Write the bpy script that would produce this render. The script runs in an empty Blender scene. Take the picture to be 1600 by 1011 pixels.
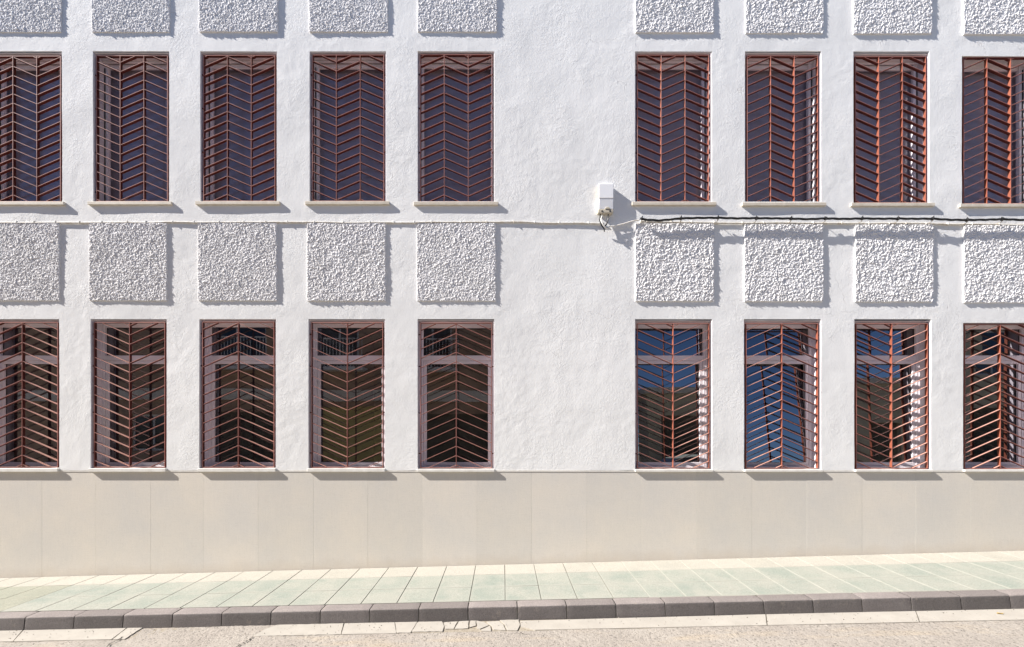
import bpy, bmesh, math, random
import numpy as np
from mathutils import Vector, Matrix

S = bpy.context.scene
COL = S.collection
random.seed(7)

# ---------------------------------------------------------------- camera
F, PX0, PY0, D = 690.0, 786.0, 662.0, 6.0      # focal px (1600 wide), vanishing point, distance to the wall
CZ = 1.913
cam = bpy.data.cameras.new('camera')
cam_ob = bpy.data.objects.new('camera', cam); COL.objects.link(cam_ob)
cam_ob.location = (0, -D, CZ); cam_ob.rotation_euler = (math.radians(90), 0, 0)
cam.sensor_width = 36; cam.lens = 36 * F / 1600
cam.shift_x = (800 - PX0) / 1600
cam.shift_y = (PY0 - 505.5) / 1600
cam.clip_end = 2000
S.camera = cam_ob

# ---------------------------------------------------------------- light
SUN = Vector((-4.6, -1.0, 3.6)).normalized()    # towards the sun
w = bpy.data.worlds.new('World'); S.world = w; w.use_nodes = True
nt = w.node_tree; nt.nodes.clear()
sky = nt.nodes.new('ShaderNodeTexSky'); sky.sky_type = 'NISHITA'; sky.sun_disc = False
sky.sun_elevation = math.asin(SUN.z); sky.sun_rotation = math.atan2(SUN.x, SUN.y)
sky.air_density = 0.65; sky.dust_density = 0.1; sky.ozone_density = 6.0; sky.altitude = 400
bg = nt.nodes.new('ShaderNodeBackground'); bg.inputs['Strength'].default_value = 0.06
wo = nt.nodes.new('ShaderNodeOutputWorld')
nt.links.new(sky.outputs[0], bg.inputs[0]); nt.links.new(bg.outputs[0], wo.inputs[0])
sl = bpy.data.lights.new('sun', 'SUN'); sl.energy = 5.0; sl.angle = math.radians(0.5); sl.color = (1.0, 0.955, 0.90)
so = bpy.data.objects.new('sun', sl); COL.objects.link(so)
so.rotation_euler = SUN.to_track_quat('Z', 'Y').to_euler(); so.location = SUN * 40
S.view_settings.view_transform = 'Standard'; S.view_settings.look = 'None'
S.view_settings.exposure = 1.25; S.view_settings.gamma = 1; S.view_settings.use_curve_mapping = False

# ---------------------------------------------------------------- helpers
def PX(x, d=0.0): return (x - PX0) * (D + d) / F          # photo column -> world X at depth d behind the wall face
def PZ(y, d=0.0): return CZ + (PY0 - y) * (D + d) / F

RNG = np.random.RandomState(3)
TAB = RNG.rand(512, 512)
def vnoise(x, y, cell, seed=0):
    x = np.asarray(x) / cell + seed * 37.31 + 1000; y = np.asarray(y) / cell + seed * 91.7 + 1000
    xi = np.floor(x).astype(int); yi = np.floor(y).astype(int)
    fx = x - xi; fy = y - yi
    fx = fx * fx * fx * (fx * (fx * 6 - 15) + 10); fy = fy * fy * fy * (fy * (fy * 6 - 15) + 10)
    a = TAB[xi % 512, yi % 512]; b = TAB[(xi + 1) % 512, yi % 512]
    c = TAB[xi % 512, (yi + 1) % 512]; d = TAB[(xi + 1) % 512, (yi + 1) % 512]
    return (a * (1 - fx) + b * fx) * (1 - fy) + (c * (1 - fx) + d * fx) * fy

def mesh_np(name, verts, faces, mat=None, smooth=False):
    me = bpy.data.meshes.new(name)
    me.from_pydata(verts, [], faces)
    if mat: me.materials.append(mat)
    if smooth: me.polygons.foreach_set('use_smooth', [True] * len(me.polygons))
    me.update()
    return me

def link(name, me, parent=None, loc=None, kind=None, label=None, cat=None, group=None):
    o = bpy.data.objects.new(name, me); COL.objects.link(o)
    if parent is not None: o.parent = parent
    if loc is not None: o.location = loc
    if kind: o['kind'] = kind
    if label: o['label'] = label
    if cat: o['category'] = cat
    if group: o['group'] = group
    return o

class MB:
    """collects boxes, prisms and tubes for one mesh object"""
    def __init__(s): s.v = []; s.f = []; s.mi = []
    def add(s, vs, fs, m=0):
        n = len(s.v); s.v += [tuple(v) for v in vs]; s.f += [tuple(i + n for i in f) for f in fs]; s.mi += [m] * len(fs)
    def box(s, x0, x1, y0, y1, z0, z1, m=0):
        s.add([(x0,y0,z0),(x1,y0,z0),(x1,y1,z0),(x0,y1,z0),(x0,y0,z1),(x1,y0,z1),(x1,y1,z1),(x0,y1,z1)],
              [(0,3,2,1),(4,5,6,7),(0,1,5,4),(1,2,6,5),(2,3,7,6),(3,0,4,7)], m)
    def prism_xz(s, pts, y0, y1, m=0):       # pts counter-clockwise seen from -y
        n = len(pts)
        vs = [(x, y0, z) for x, z in pts] + [(x, y1, z) for x, z in pts]
        fs = [tuple(range(n)), tuple(reversed(range(n, 2*n)))]
        fs += [(i, i + n, (i + 1) % n + n, (i + 1) % n) for i in range(n)]
        s.add(vs, fs, m)
    def prism_xy(s, pts, z0, z1, m=0):
        n = len(pts)
        vs = [(x, y, z0) for x, y in pts] + [(x, y, z1) for x, y in pts]
        fs = [tuple(reversed(range(n))), tuple(range(n, 2*n))]
        fs += [(i, (i + 1) % n, (i + 1) % n + n, i + n) for i in range(n)]
        s.add(vs, fs, m)
    def tube(s, pts, r, n=8, m=0):
        pts = [Vector(p) for p in pts]; rings = []
        for i, p in enumerate(pts):
            t = (pts[min(i + 1, len(pts) - 1)] - pts[max(i - 1, 0)]).normalized()
            u = t.cross(Vector((0, 0, 1)))
            if u.length < .05: u = t.cross(Vector((0, 1, 0)))
            u.normalize(); v = t.cross(u)
            rr = r[i] if isinstance(r, (list, tuple)) else r
            rings.append([p + (u * math.cos(a) + v * math.sin(a)) * rr for a in [2 * math.pi * k / n for k in range(n)]])
        vs = [q for rg in rings for q in rg]; fs = []
        for i in range(len(pts) - 1):
            for k in range(n):
                a = i * n + k; b = i * n + (k + 1) % n
                fs.append((a, b, b + n, a + n))
        fs.append(tuple(reversed(range(n)))); fs.append(tuple(range(len(vs) - n, len(vs))))
        s.add(vs, fs, m)
    def mesh(s, name, mats, smooth=False, bevel=0, seg=1):
        me = bpy.data.meshes.new(name); me.from_pydata(s.v, [], s.f)
        for m in (mats if isinstance(mats, (list, tuple)) else [mats]): me.materials.append(m)
        me.polygons.foreach_set('material_index', s.mi)
        bm = bmesh.new(); bm.from_mesh(me)
        bmesh.ops.recalc_face_normals(bm, faces=bm.faces)
        if bevel:
            es = [e for e in bm.edges if len(e.link_faces) == 2 and e.calc_face_angle(0) > .6]
            bmesh.ops.bevel(bm, geom=es, offset=bevel, segments=seg, profile=.6, affect='EDGES', clamp_overlap=True)
        bm.to_mesh(me); bm.free()
        if smooth: me.polygons.foreach_set('use_smooth', [True] * len(me.polygons))
        me.update(); return me
    def build(s, name, mats, parent=None, smooth=False, bevel=0, seg=1, **kw):
        return link(name, s.mesh(name, mats, smooth, bevel, seg), parent, **kw)

# ---------------------------------------------------------------- materials
class Mat:
    def __init__(s, name, col=(.5,.5,.5), rough=.7, spec=.5, metal=0):
        s.m = bpy.data.materials.new(name); s.m.use_nodes = True; s.t = s.m.node_tree
        s.b = s.t.nodes['Principled BSDF']
        s.b.inputs['Base Color'].default_value = (*col, 1); s.b.inputs['Roughness'].default_value = rough
        s.b.inputs['Specular IOR Level'].default_value = spec; s.b.inputs['Metallic'].default_value = metal
        s._h = None
    def n(s, ty, **kw):
        nd = s.t.nodes.new(ty)
        for k, v in kw.items():
            if k in nd.inputs: nd.inputs[k].default_value = v
            else: setattr(nd, k, v)
        return nd
    def l(s, a, b): s.t.links.new(a, b)
    def coord(s, scale=(1,1,1), world=True):
        if world: g = s.n('ShaderNodeNewGeometry'); src = g.outputs['Position']
        else: g = s.n('ShaderNodeTexCoord'); src = g.outputs['Object']
        mp = s.n('ShaderNodeMapping'); mp.inputs['Scale'].default_value = scale
        s.l(src, mp.inputs['Vector']); return mp.outputs[0]
    def noise(s, sc, det=4, rough=.55, scale=(1,1,1), world=True, dist=0):
        nd = s.n('ShaderNodeTexNoise', Scale=sc, Detail=det, Roughness=rough, Distortion=dist)
        s.l(s.coord(scale, world), nd.inputs['Vector']); return nd.outputs['Fac']
    def ramp(s, fac, stops):
        r = s.n('ShaderNodeValToRGB'); el = r.color_ramp.elements
        while len(el) < len(stops): el.new(.5)
        for e, (p, c) in zip(el, stops):
            e.position = p; e.color = (*c, 1) if not isinstance(c, (int, float)) else (c, c, c, 1)
        s.l(fac, r.inputs[0]); return r.outputs[0]
    def mix(s, fac, a, b, mode='MIX'):
        mx = s.n('ShaderNodeMix', data_type='RGBA', blend_type=mode)
        for i, v in ((0, fac), (6, a), (7, b)):
            if hasattr(v, 'is_output'): s.l(v, mx.inputs[i])
            elif i == 0: mx.inputs[0].default_value = v
            else: mx.inputs[i].default_value = (*v, 1)
        return mx.outputs[2]
    def math(s, op, a, b=0):
        m = s.n('ShaderNodeMath', operation=op)
        for i, v in enumerate((a, b)):
            if hasattr(v, 'is_output'): s.l(v, m.inputs[i])
            else: m.inputs[i].default_value = v
        return m.outputs[0]
    def color(s, c): s.l(c, s.b.inputs['Base Color'])
    def bump(s, h, dist, strength=1.0):
        b = s.n('ShaderNodeBump', Distance=dist, Strength=strength)
        s.l(h, b.inputs['Height'])
        if s._h: s.l(s._h, b.inputs['Normal'])
        s._h = b.outputs[0]; s.l(s._h, s.b.inputs['Normal'])

# white stucco paint
M = Mat('white_stucco', rough=.85, spec=.25)
c = M.ramp(M.noise(.9, 5, .6), [(.3, (.745, .742, .735)), (.7, (.805, .80, .792))])
st = M.ramp(M.noise(5.0, 6, .7, dist=.6), [(.60, 0.0), (.72, .22)])
c = M.mix(st, c, (.66, .64, .62))
streak = M.ramp(M.noise(1.0, 5, .65, (14, 1, .7)), [(.60, 0.), (.80, .30)])
c = M.mix(streak, c, (.68, .665, .63))
vc = M.n('ShaderNodeTexVoronoi', feature='DISTANCE_TO_EDGE', Scale=2.3); ds = M.n('ShaderNodeTexNoise', Scale=7.0, Detail=5.0)
M.l(M.coord(), ds.inputs['Vector']); M.l(M.mix(.16, M.coord(), ds.outputs['Color']), vc.inputs['Vector'])
crk = M.ramp(vc.outputs['Distance'], [(.0, 1.), (.006, 0.)])
cmask = M.ramp(M.noise(.8, 3, .5), [(.56, 0.), (.62, 1.)])
crack = M.math('MULTIPLY', crk, cmask)
c = M.mix(M.math('MULTIPLY', crack, .35), c, (.35, .33, .31))
pk = M.ramp(M.noise(38, 2, .5), [(.755, 0.0), (.79, .7)])
c = M.mix(pk, c, (.42, .38, .34))
M.color(c)
patch = M.ramp(M.noise(1.7, 3, .6), [(.42, .3), (.68, 1.0)])
M.bump(M.math('MULTIPLY', M.noise(30, 7, .74, dist=.15), patch), .0065, 1)
M.bump(M.noise(70, 5, .75), .0018, 1)
M.bump(crack, -.003, .6)
m_stucco = M.m
# coarse thrown plaster
M = Mat('rough_plaster', rough=.9, spec=.2)
M.color(M.mix(M.ramp(M.noise(3, 3), [(.35, 0.), (.7, 1.)]), (.75, .735, .74), (.70, .685, .68)))
M.bump(M.noise(150, 3, .6), .002, 1)
m_rough = M.m
# skirting stone
M = Mat('beige_stoneware', rough=.6, spec=.35)
oi = M.n('ShaderNodeObjectInfo')
base = M.ramp(oi.outputs['Random'], [(0, (.625, .588, .53)), (1, (.665, .622, .56))])
cl = M.ramp(M.noise(1.3, 5, .6), [(.3, (.93, .94, .96)), (.7, (1.04, 1.02, .99))])
c = M.mix(1.0, base, cl, 'MULTIPLY')
f1 = M.noise(7, 3, .6, (30, 30, .7)); f2 = M.noise(7, 3, .6, (.7, .7, 30))
fs = M.ramp(M.math('ADD', M.math('MULTIPLY', f1, .5), M.math('MULTIPLY', f2, .5)), [(.3, .93), (.7, 1.05)])
c = M.mix(1.0, c, fs, 'MULTIPLY')
dots = M.ramp(M.noise(120, 2, .5), [(.25, .90), (.5, 1.0)])
c = M.mix(1.0, c, dots, 'MULTIPLY')
g_ = M.n('ShaderNodeNewGeometry'); sx_ = M.n('ShaderNodeSeparateXYZ'); M.l(g_.outputs['Position'], sx_.inputs[0])
hh = M.math('SUBTRACT', sx_.outputs[2], M.math('MULTIPLY', sx_.outputs[0], .0269))
dm = M.math('ADD', hh, M.math('MULTIPLY', M.noise(3.5, 6, .7), .30))
c = M.mix(M.ramp(dm, [(.10, .45), (.30, 0.)]), c, (.46, .385, .30))
blot = M.ramp(M.noise(4.2, 5, .6, dist=.5), [(.66, 0.), (.76, .28)])
c = M.mix(blot, c, (.50, .47, .43))
M.color(c); M.bump(M.noise(60, 4, .6), .0006, 1)
m_skirt = M.m
M = Mat('cream_marble', (.62, .56, .47), .5, .4)
M.color(M.ramp(M.noise(14, 5, .6), [(.3, (.52, .46, .37)), (.7, (.66, .60, .51))]))
m_sill = M.m
M = Mat('white_sill', (.72, .70, .66), .6, .4)
M.color(M.ramp(M.noise(14, 5, .6), [(.3, (.64, .61, .56)), (.7, (.76, .74, .70))]))
m_sill2 = M.m
# oxide red paint on the grilles, darkened for shaded undersides; sunlit faces get lighter copies
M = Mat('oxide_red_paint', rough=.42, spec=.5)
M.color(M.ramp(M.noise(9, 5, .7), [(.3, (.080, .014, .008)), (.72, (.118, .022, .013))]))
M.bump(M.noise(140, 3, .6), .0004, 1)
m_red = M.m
M = Mat('lit_front_red', rough=.6, spec=.4)
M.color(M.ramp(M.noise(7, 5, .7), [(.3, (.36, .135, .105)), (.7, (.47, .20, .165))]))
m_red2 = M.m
M = Mat('lit_side_red', rough=.5, spec=.45)
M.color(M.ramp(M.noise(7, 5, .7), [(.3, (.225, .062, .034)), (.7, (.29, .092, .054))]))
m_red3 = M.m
M = Mat('lit_top_red', rough=.7, spec=.3)
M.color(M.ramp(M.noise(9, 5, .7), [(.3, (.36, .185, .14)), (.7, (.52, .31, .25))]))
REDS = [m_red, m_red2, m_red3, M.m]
def front_faces(me):  # sunlight painted in: lighter reds on front, top and left-hand faces
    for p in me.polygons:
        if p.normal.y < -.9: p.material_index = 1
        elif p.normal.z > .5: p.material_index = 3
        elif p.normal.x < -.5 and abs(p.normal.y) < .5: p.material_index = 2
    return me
M = Mat('mauve_frame', rough=.45, spec=.45)
M.color(M.ramp(M.noise(6, 4, .6), [(.3, (.74, .68, .71)), (.7, (.79, .73, .765))]))
m_frame = M.m
m_gasket = Mat('dark_gasket', (.02, .018, .018), .6).m
M = Mat('grey_blind', rough=.75, spec=.2)
sm = M.n('ShaderNodeTexWave', Scale=3.2, Distortion=.0, wave_type='BANDS', bands_direction='Z')
M.l(M.coord((1, 1, 1)), sm.inputs['Vector'])
M.color(M.mix(M.ramp(sm.outputs['Fac'], [(.0, 0.), (1., 1.)]), (.54, .465, .49), (.58, .50, .525)))
m_blind = M.m
def glass_mat(name, rough, k, base, tint):
    M = Mat(name)
    M.t.nodes.remove(M.b); out = M.t.nodes['Material Output']
    gl = M.n('ShaderNodeBsdfGlossy'); gl.inputs['Roughness'].default_value = rough; gl.inputs['Color'].default_value = (.86, .86, .94, 1)
    wob = M.n('ShaderNodeBump', Distance=.004, Strength=.14); M.l(M.noise(1.6, 1, .5), wob.inputs['Height']); M.l(wob.outputs[0], gl.inputs['Normal'])
    tr = M.n('ShaderNodeBsdfTransparent'); tr.inputs['Color'].default_value = tint
    fr = M.n('ShaderNodeFresnel', IOR=1.5)
    fac = M.math('ADD', M.math('MULTIPLY', fr.outputs[0], k), base)
    mx = M.n('ShaderNodeMixShader'); M.l(fac, mx.inputs[0]); M.l(tr.outputs[0], mx.inputs[1]); M.l(gl.outputs[0], mx.inputs[2])
    M.l(mx.outputs[0], out.inputs[0])
    return M.m
m_glass = glass_mat('window_glass', .012, 1.5, .17, (.6, .6, .58, 1))
m_glass_up = glass_mat('hazy_window_glass', .15, .8, .05, (.85, .85, .88, 1))
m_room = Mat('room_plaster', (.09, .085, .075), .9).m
# paving
def paving(name, a, b, dirt, green):
    M = Mat(name, rough=.85, spec=.2)
    oi = M.n('ShaderNodeObjectInfo')
    base = M.ramp(oi.outputs['Random'], [(0, a), (1, b)])
    c = M.mix(M.ramp(M.noise(2.2, 5, .65), [(.36, 0.), (.60, .9)]), base, dirt)
    sp = M.ramp(M.noise(75, 3, .6), [(.32, .80), (.62, 1.06)])
    c = M.mix(1.0, c, sp, 'MULTIPLY')
    if green:   # older yellowish tiles at the low end, worn pale rims
        tc = M.n('ShaderNodeTexCoord'); sx = M.n('ShaderNodeSeparateXYZ'); M.l(tc.outputs['Object'], sx.inputs[0])
        e = M.math('MAXIMUM', M.math('ABSOLUTE', M.math('SUBTRACT', sx.outputs[0], .1965)), M.math('ABSOLUTE', sx.outputs[1]))
        rim = M.ramp(M.math('ADD', e, M.math('MULTIPLY', M.noise(14, 4, .6), .06)), [(.185, 0.), (.235, .55)])
        c = M.mix(rim, c, dirt)
    M.color(c); M.bump(M.noise(70, 4, .7), .003, 1)
    return M.m
m_green = paving('green_paving', (.245, .270, .232), (.272, .290, .248), (.328, .325, .28), True)
m_yellow = paving('yellow_paving', (.25, .255, .205), (.265, .268, .215), (.305, .30, .24), True)
m_cream = paving('cream_paving', (.345, .328, .28), (.375, .355, .308), (.395, .37, .318), False)
m_mortar = Mat('mortar', (.29, .28, .235), .95).m; m_joint_shade = Mat('joint_shade', (.12, .11, .09), .95).m  # dark tone paints shade into the left-hand joints
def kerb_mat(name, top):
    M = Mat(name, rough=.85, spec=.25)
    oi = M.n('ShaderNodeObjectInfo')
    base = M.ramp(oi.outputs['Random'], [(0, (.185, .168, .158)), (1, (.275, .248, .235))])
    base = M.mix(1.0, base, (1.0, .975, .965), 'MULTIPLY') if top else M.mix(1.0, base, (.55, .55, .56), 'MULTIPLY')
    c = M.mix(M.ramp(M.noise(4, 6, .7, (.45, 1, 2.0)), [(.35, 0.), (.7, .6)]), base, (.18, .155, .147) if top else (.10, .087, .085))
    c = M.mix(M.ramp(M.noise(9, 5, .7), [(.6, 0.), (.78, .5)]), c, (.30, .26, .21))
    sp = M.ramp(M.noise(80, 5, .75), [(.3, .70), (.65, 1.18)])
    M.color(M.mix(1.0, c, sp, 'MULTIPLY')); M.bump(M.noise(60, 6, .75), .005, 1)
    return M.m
m_kerb = kerb_mat('kerb_concrete', True); m_kerbf = kerb_mat('grimy_shaded_kerb_face', False)  # face darkened for grazing sun as well as tyre grime
M = Mat('gutter_concrete', rough=.9, spec=.2)
c = M.ramp(M.noise(5, 5, .6), [(.3, (.335, .308, .27)), (.7, (.39, .362, .318))])
c = M.mix(M.ramp(M.noise(30, 4, .6), [(.66, 0.), (.74, .7)]), c, (.26, .22, .17))
M.color(c); M.bump(M.noise(70, 4, .65), .002, 1)
m_gutter = M.m
M = Mat('worn_asphalt', rough=.92, spec=.2)
c = M.ramp(M.noise(1.6, 5, .6), [(.32, (.29, .258, .226)), (.7, (.34, .308, .27))])
c = M.mix(M.ramp(M.noise(2.6, 4, .6, (.4, 1.8, 1)), [(.56, 0.), (.7, .55)]), c, (.38, .315, .235))
vo = M.n('ShaderNodeTexVoronoi', Scale=75.0, Randomness=1.0); M.l(M.coord(), vo.inputs['Vector'])
spk = M.ramp(vo.outputs['Color'], [(.14, .58), (.28, .94), (.75, 1.0), (.95, 1.12)])
c = M.mix(1.0, c, spk, 'MULTIPLY')
dk = M.ramp(M.noise(45, 4, .75), [(.28, .55), (.48, 1.0)])
coarse = M.ramp(M.noise(1.1, 4, .6, (1, 2.2, 1)), [(.40, .12), (.60, 1.)])
c = M.mix(coarse, c, M.mix(1.0, c, dk, 'MULTIPLY'))
M.color(c)
M.bump(vo.outputs['Distance'], -.003, 1)
m_road = M.m
M = Mat('dusty_sand', rough=.95); M.color(M.ramp(M.noise(40, 4, .7), [(.35, (.20, .165, .12)), (.65, (.33, .295, .24))])); m_sand = M.m
m_tar = Mat('tar_crack', (.05, .043, .036), .9).m
M = Mat('earth', rough=.95); M.color(M.ramp(M.noise(.3, 5), [(.3, (.24, .20, .15)), (.7, (.30, .26, .20))])); m_earth = M.m
m_plastic = Mat('white_plastic', (.80, .80, .82), .35, .5).m
m_beigeplastic = Mat('aged_plastic', (.50, .45, .36), .6).m
m_black = Mat('black_rubber', (.012, .012, .013), .5).m
M = Mat('painted_cable', rough=.6); M.color(M.ramp(M.noise(20, 4), [(.35, (.62, .57, .49)), (.6, (.76, .74, .70))])); m_whcable = M.m
m_hook = Mat('zinc_hook', (.30, .26, .21), .55, .5).m

# ================================================================ the white building
UP = [(-22.5, 97, 82.2, 315.7), (145.4, 264.5, 81.6, 315.4), (313, 432.8, 81, 315), (483.7, 603.3, 80.6, 315), (652.5, 772.6, 80.2, 316),
      (992.2, 1112, 81, 316.2), (1164, 1282.8, 82, 317), (1333.4, 1451.8, 83.3, 317.6), (1502.8, 1621.5, 84.4, 319)]
LO = [(-26.5, 92.7, 499.2, 732), (141.6, 260.4, 499.2, 732), (311.4, 431.3, 498.6, 732), (481.9, 601.6, 499.4, 732.2), (652.7, 772.2, 500, 733),
      (992.2, 1112.6, 500.7, 733.4), (1162.4, 1283, 500.7, 733.6), (1334.8, 1454.6, 501, 733.8), (1504.7, 1624.5, 502, 734)]
PL = [(-28, 94, 349.5, 470), (141, 261.6, 349.5, 470), (310.8, 432.6, 349, 469.9), (480.8, 602.7, 349.2, 470.7), (652, 774.2, 349.6, 470.5),
      (992.5, 1114.5, 350.2, 471), (1162.5, 1285, 351.2, 471.3), (1334.9, 1456.2, 351.8, 471.8), (1504.4, 1626, 352.8, 473.2)]
PU = [(-24, 97, -70, 51.6), (145, 265.6, -70, 51.6), (312.4, 434, -70, 51), (484, 606, -70, 51), (653, 776, -70, 51),
      (992.5, 1114, -69, 52), (1164, 1285, -68, 53.4), (1332.5, 1454.5, -67, 54), (1504, 1626, -66, 55)]
holes = [(PX(a), PX(b), PZ(d_), PZ(c_)) for a, b, c_, d_ in UP + LO]
Z_SKTOP, Z_WBOT, Z_TOP = PZ(737.2), PZ(734.6), 8.9
XL, XR = -12.0, 12.5

def wall_disp(x, z):
    d = (vnoise(x, z, .9, 1) - .5) * .007 + (vnoise(x, z, .33, 2) - .5) * .0032 + (vnoise(x, z, .12, 3) - .5) * .0014
    mask = np.clip((vnoise(x, z, .55, 5) - .45) * 3, 0, 1)
    d = d + (vnoise(x, z, .05, 4) - .5) * .0011 * (.4 + 1.2 * mask)
    rid = np.abs(vnoise(x, z, .16, 8) + .5 * vnoise(x, z, .05, 9) - .75)          # trowel ridges
    d = d - np.clip(.05 - rid, 0, 1) * .016 * mask
    return d

building = link('white_building', None, label='white stucco building with two rows of grilled windows above a beige stone skirting', cat='building')

def build_wall():
    def axis(lo, hi, f0, f1, fine, coarse, snaps):
        a = list(np.arange(lo, f0, coarse)) + list(np.arange(f0, f1, fine)) + list(np.arange(f1, hi, coarse)) + [hi]
        a = sorted(a)
        for s_ in snaps: a = [q for q in a if abs(q - s_) > fine * .45 or q in (lo, hi)] + [s_]
        return np.array(sorted(set(a)))
    sx = sorted(set(round(v, 4) for h in holes for v in h[:2])); sz = sorted(set(round(v, 4) for h in holes for v in h[2:]))
    def merge(l, eps=.004):
        out = []
        for v in l:
            if out and v - out[-1] < eps: continue
            out.append(v)
        return out
    sx = merge(sx); sz = merge(sz)
    def near(v, l): return min(l, key=lambda q: abs(q - v))
    H = [(near(a, sx), near(b, sx), near(c_, sz), near(d_, sz)) for a, b, c_, d_ in holes]
    xs = axis(XL, XR, -7.1, 7.5, .024, .4, sx); zs = axis(Z_WBOT, Z_TOP, Z_WBOT + .01, 7.8, .024, .3, sz)
    X, Z = np.meshgrid(xs, zs, indexing='ij')
    Y = -wall_disp(X, Z)
    nz = len(zs)
    V = np.stack([X, Y, Z], -1).reshape(-1, 3)
    cx = (xs[:-1] + xs[1:]) / 2; cz = (zs[:-1] + zs[1:]) / 2
    CXm, CZm = np.meshgrid(cx, cz, indexing='ij')
    keep = np.ones(CXm.shape, bool)
    for a, b, c_, d_ in H: keep &= ~((CXm > a) & (CXm < b) & (CZm > c_) & (CZm < d_))
    I, J = np.nonzero(keep)
    F_ = np.stack([I * nz + J, (I + 1) * nz + J, (I + 1) * nz + J + 1, I * nz + J + 1], -1)
    verts = [tuple(v) for v in V.tolist()]; faces = [tuple(f) for f in F_.tolist()]
    # reveals run back from the rim of each opening
    xi = {v: i for i, v in enumerate(xs)}; zi = {v: i for i, v in enumerate(zs)}
    for a, b, c_, d_ in H:
        ia, ib = int(np.argmin(abs(xs - a))), int(np.argmin(abs(xs - b))); ja, jb = int(np.argmin(abs(zs - c_))), int(np.argmin(abs(zs - d_)))
        loop = [(i, ja) for i in range(ia, ib)] + [(ib, j) for j in range(ja, jb)] + [(i, jb) for i in range(ib, ia, -1)] + [(ia, j) for j in range(jb, ja, -1)]
        n0 = len(verts)
        for i, j in loop: verts.append((xs[i], .36, zs[j]))
        L = len(loop)
        for k in range(L):
            p = loop[k][0] * nz + loop[k][1]; q = loop[(k + 1) % L][0] * nz + loop[(k + 1) % L][1]
            faces.append((p, q, n0 + (k + 1) % L, n0 + k))
    me = mesh_np('facade', verts, faces, m_stucco, True)
    bm = bmesh.new(); bm.from_mesh(me)
    for e in bm.edges:
        if len(e.link_faces) == 2 and e.calc_face_angle(0) > 1.0: e.smooth = False
    bm.to_mesh(me); bm.free()
    link('facade', me, building)
build_wall()
# body of the building behind the facade: sides, roof, parapet, interior
b = MB()
b.box(XL, XL + .3, .01, 9, -1, Z_TOP); b.box(XR - .3, XR, .01, 9, -1, Z_TOP)
b.box(XL, XR, 9, 9.3, -1, Z_TOP)
b.build('outer_wall', m_stucco, building)
b = MB(); b.box(XL - .04, XR + .04, -.05, 9.34, Z_TOP, Z_TOP + .22); b.build('roof', m_stucco, building)
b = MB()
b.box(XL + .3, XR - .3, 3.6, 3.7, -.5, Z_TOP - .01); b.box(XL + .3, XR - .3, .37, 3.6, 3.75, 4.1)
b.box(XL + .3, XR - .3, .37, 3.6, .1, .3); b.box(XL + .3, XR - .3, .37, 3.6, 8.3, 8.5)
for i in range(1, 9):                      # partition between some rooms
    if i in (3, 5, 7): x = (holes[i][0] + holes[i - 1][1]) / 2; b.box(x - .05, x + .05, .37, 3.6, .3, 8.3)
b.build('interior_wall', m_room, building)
b = MB(); b.box(XL + .31, XR - .31, .10, .36, -.9, Z_SKTOP - .14); b.build('footing', m_mortar, building)

# rough plaster panels
def rough_mesh(seed, cell, amp, n=236):
    u = np.linspace(0, 1, n); X, Z = np.meshgrid(u * 1.06, u * 1.06, indexing='ij')
    wx = X + (vnoise(X, Z, .02, seed + 40) - .5) * .012; wz = Z + (vnoise(X, Z, .02, seed + 41) - .5) * .012
    a = vnoise(wx, wz, cell, seed); b_ = vnoise(wx, wz, cell * .5, seed + 10); c_ = vnoise(wx, wz, cell * 2.3, seed + 20)
    h = .50 * a + .33 * b_ + .25 * c_ - .10
    h = np.clip((h - .28) / .5, 0, 1) ** 1.15 * amp + (vnoise(X, Z, .3, seed + 30) - .5) * .004 + (vnoise(X, Z, .09, seed + 31) - .5) * .003
    t = .0155
    sp_ = vnoise(X, Z, .017, seed + 60); h = h + np.clip(sp_ - .80, 0, 1) * .045
    Y = -(t + h)
    e = np.minimum(np.minimum(X, 1.06 - X), np.minimum(Z, 1.06 - Z))
    Y = np.where(e < .004, -(t + h * .6), Y)
    V = np.stack([X - .53, Y, Z - .53], -1).reshape(-1, 3)
    I, J = np.meshgrid(np.arange(n - 1), np.arange(n - 1), indexing='ij'); I = I.ravel(); J = J.ravel()
    F_ = np.stack([I * n + J, (I + 1) * n + J, (I + 1) * n + J + 1, I * n + J + 1], -1)
    verts = V.tolist(); faces = F_.tolist()
    loop = [(i, 0) for i in range(n - 1)] + [(n - 1, j) for j in range(n - 1)] + [(i, n - 1) for i in range(n - 1, 0, -1)] + [(0, j) for j in range(n - 1, 0, -1)]
    n0 = len(verts)
    for i, j in loop: v = verts[i * n + j]; verts.append([v[0], .008, v[2]])
    L = len(loop)
    for k in range(L):
        p = loop[k][0] * n + loop[k][1]; q = loop[(k + 1) % L][0] * n + loop[(k + 1) % L][1]
        faces.append([p, q, n0 + (k + 1) % L, n0 + k])
    me = mesh_np('rough_panel', verts, faces, m_rough, True)
    bm = bmesh.new(); bm.from_mesh(me)
    for ed in bm.edges:
        if len(ed.link_faces) == 2 and ed.calc_face_angle(0) > 1.2: ed.smooth = False
    bm.to_mesh(me); bm.free(); return me
RM = [rough_mesh(1, .0105, .0075), rough_mesh(2, .0112, .0079), rough_mesh(3, .0140, .0098), rough_mesh(4, .0148, .0103)]
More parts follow.
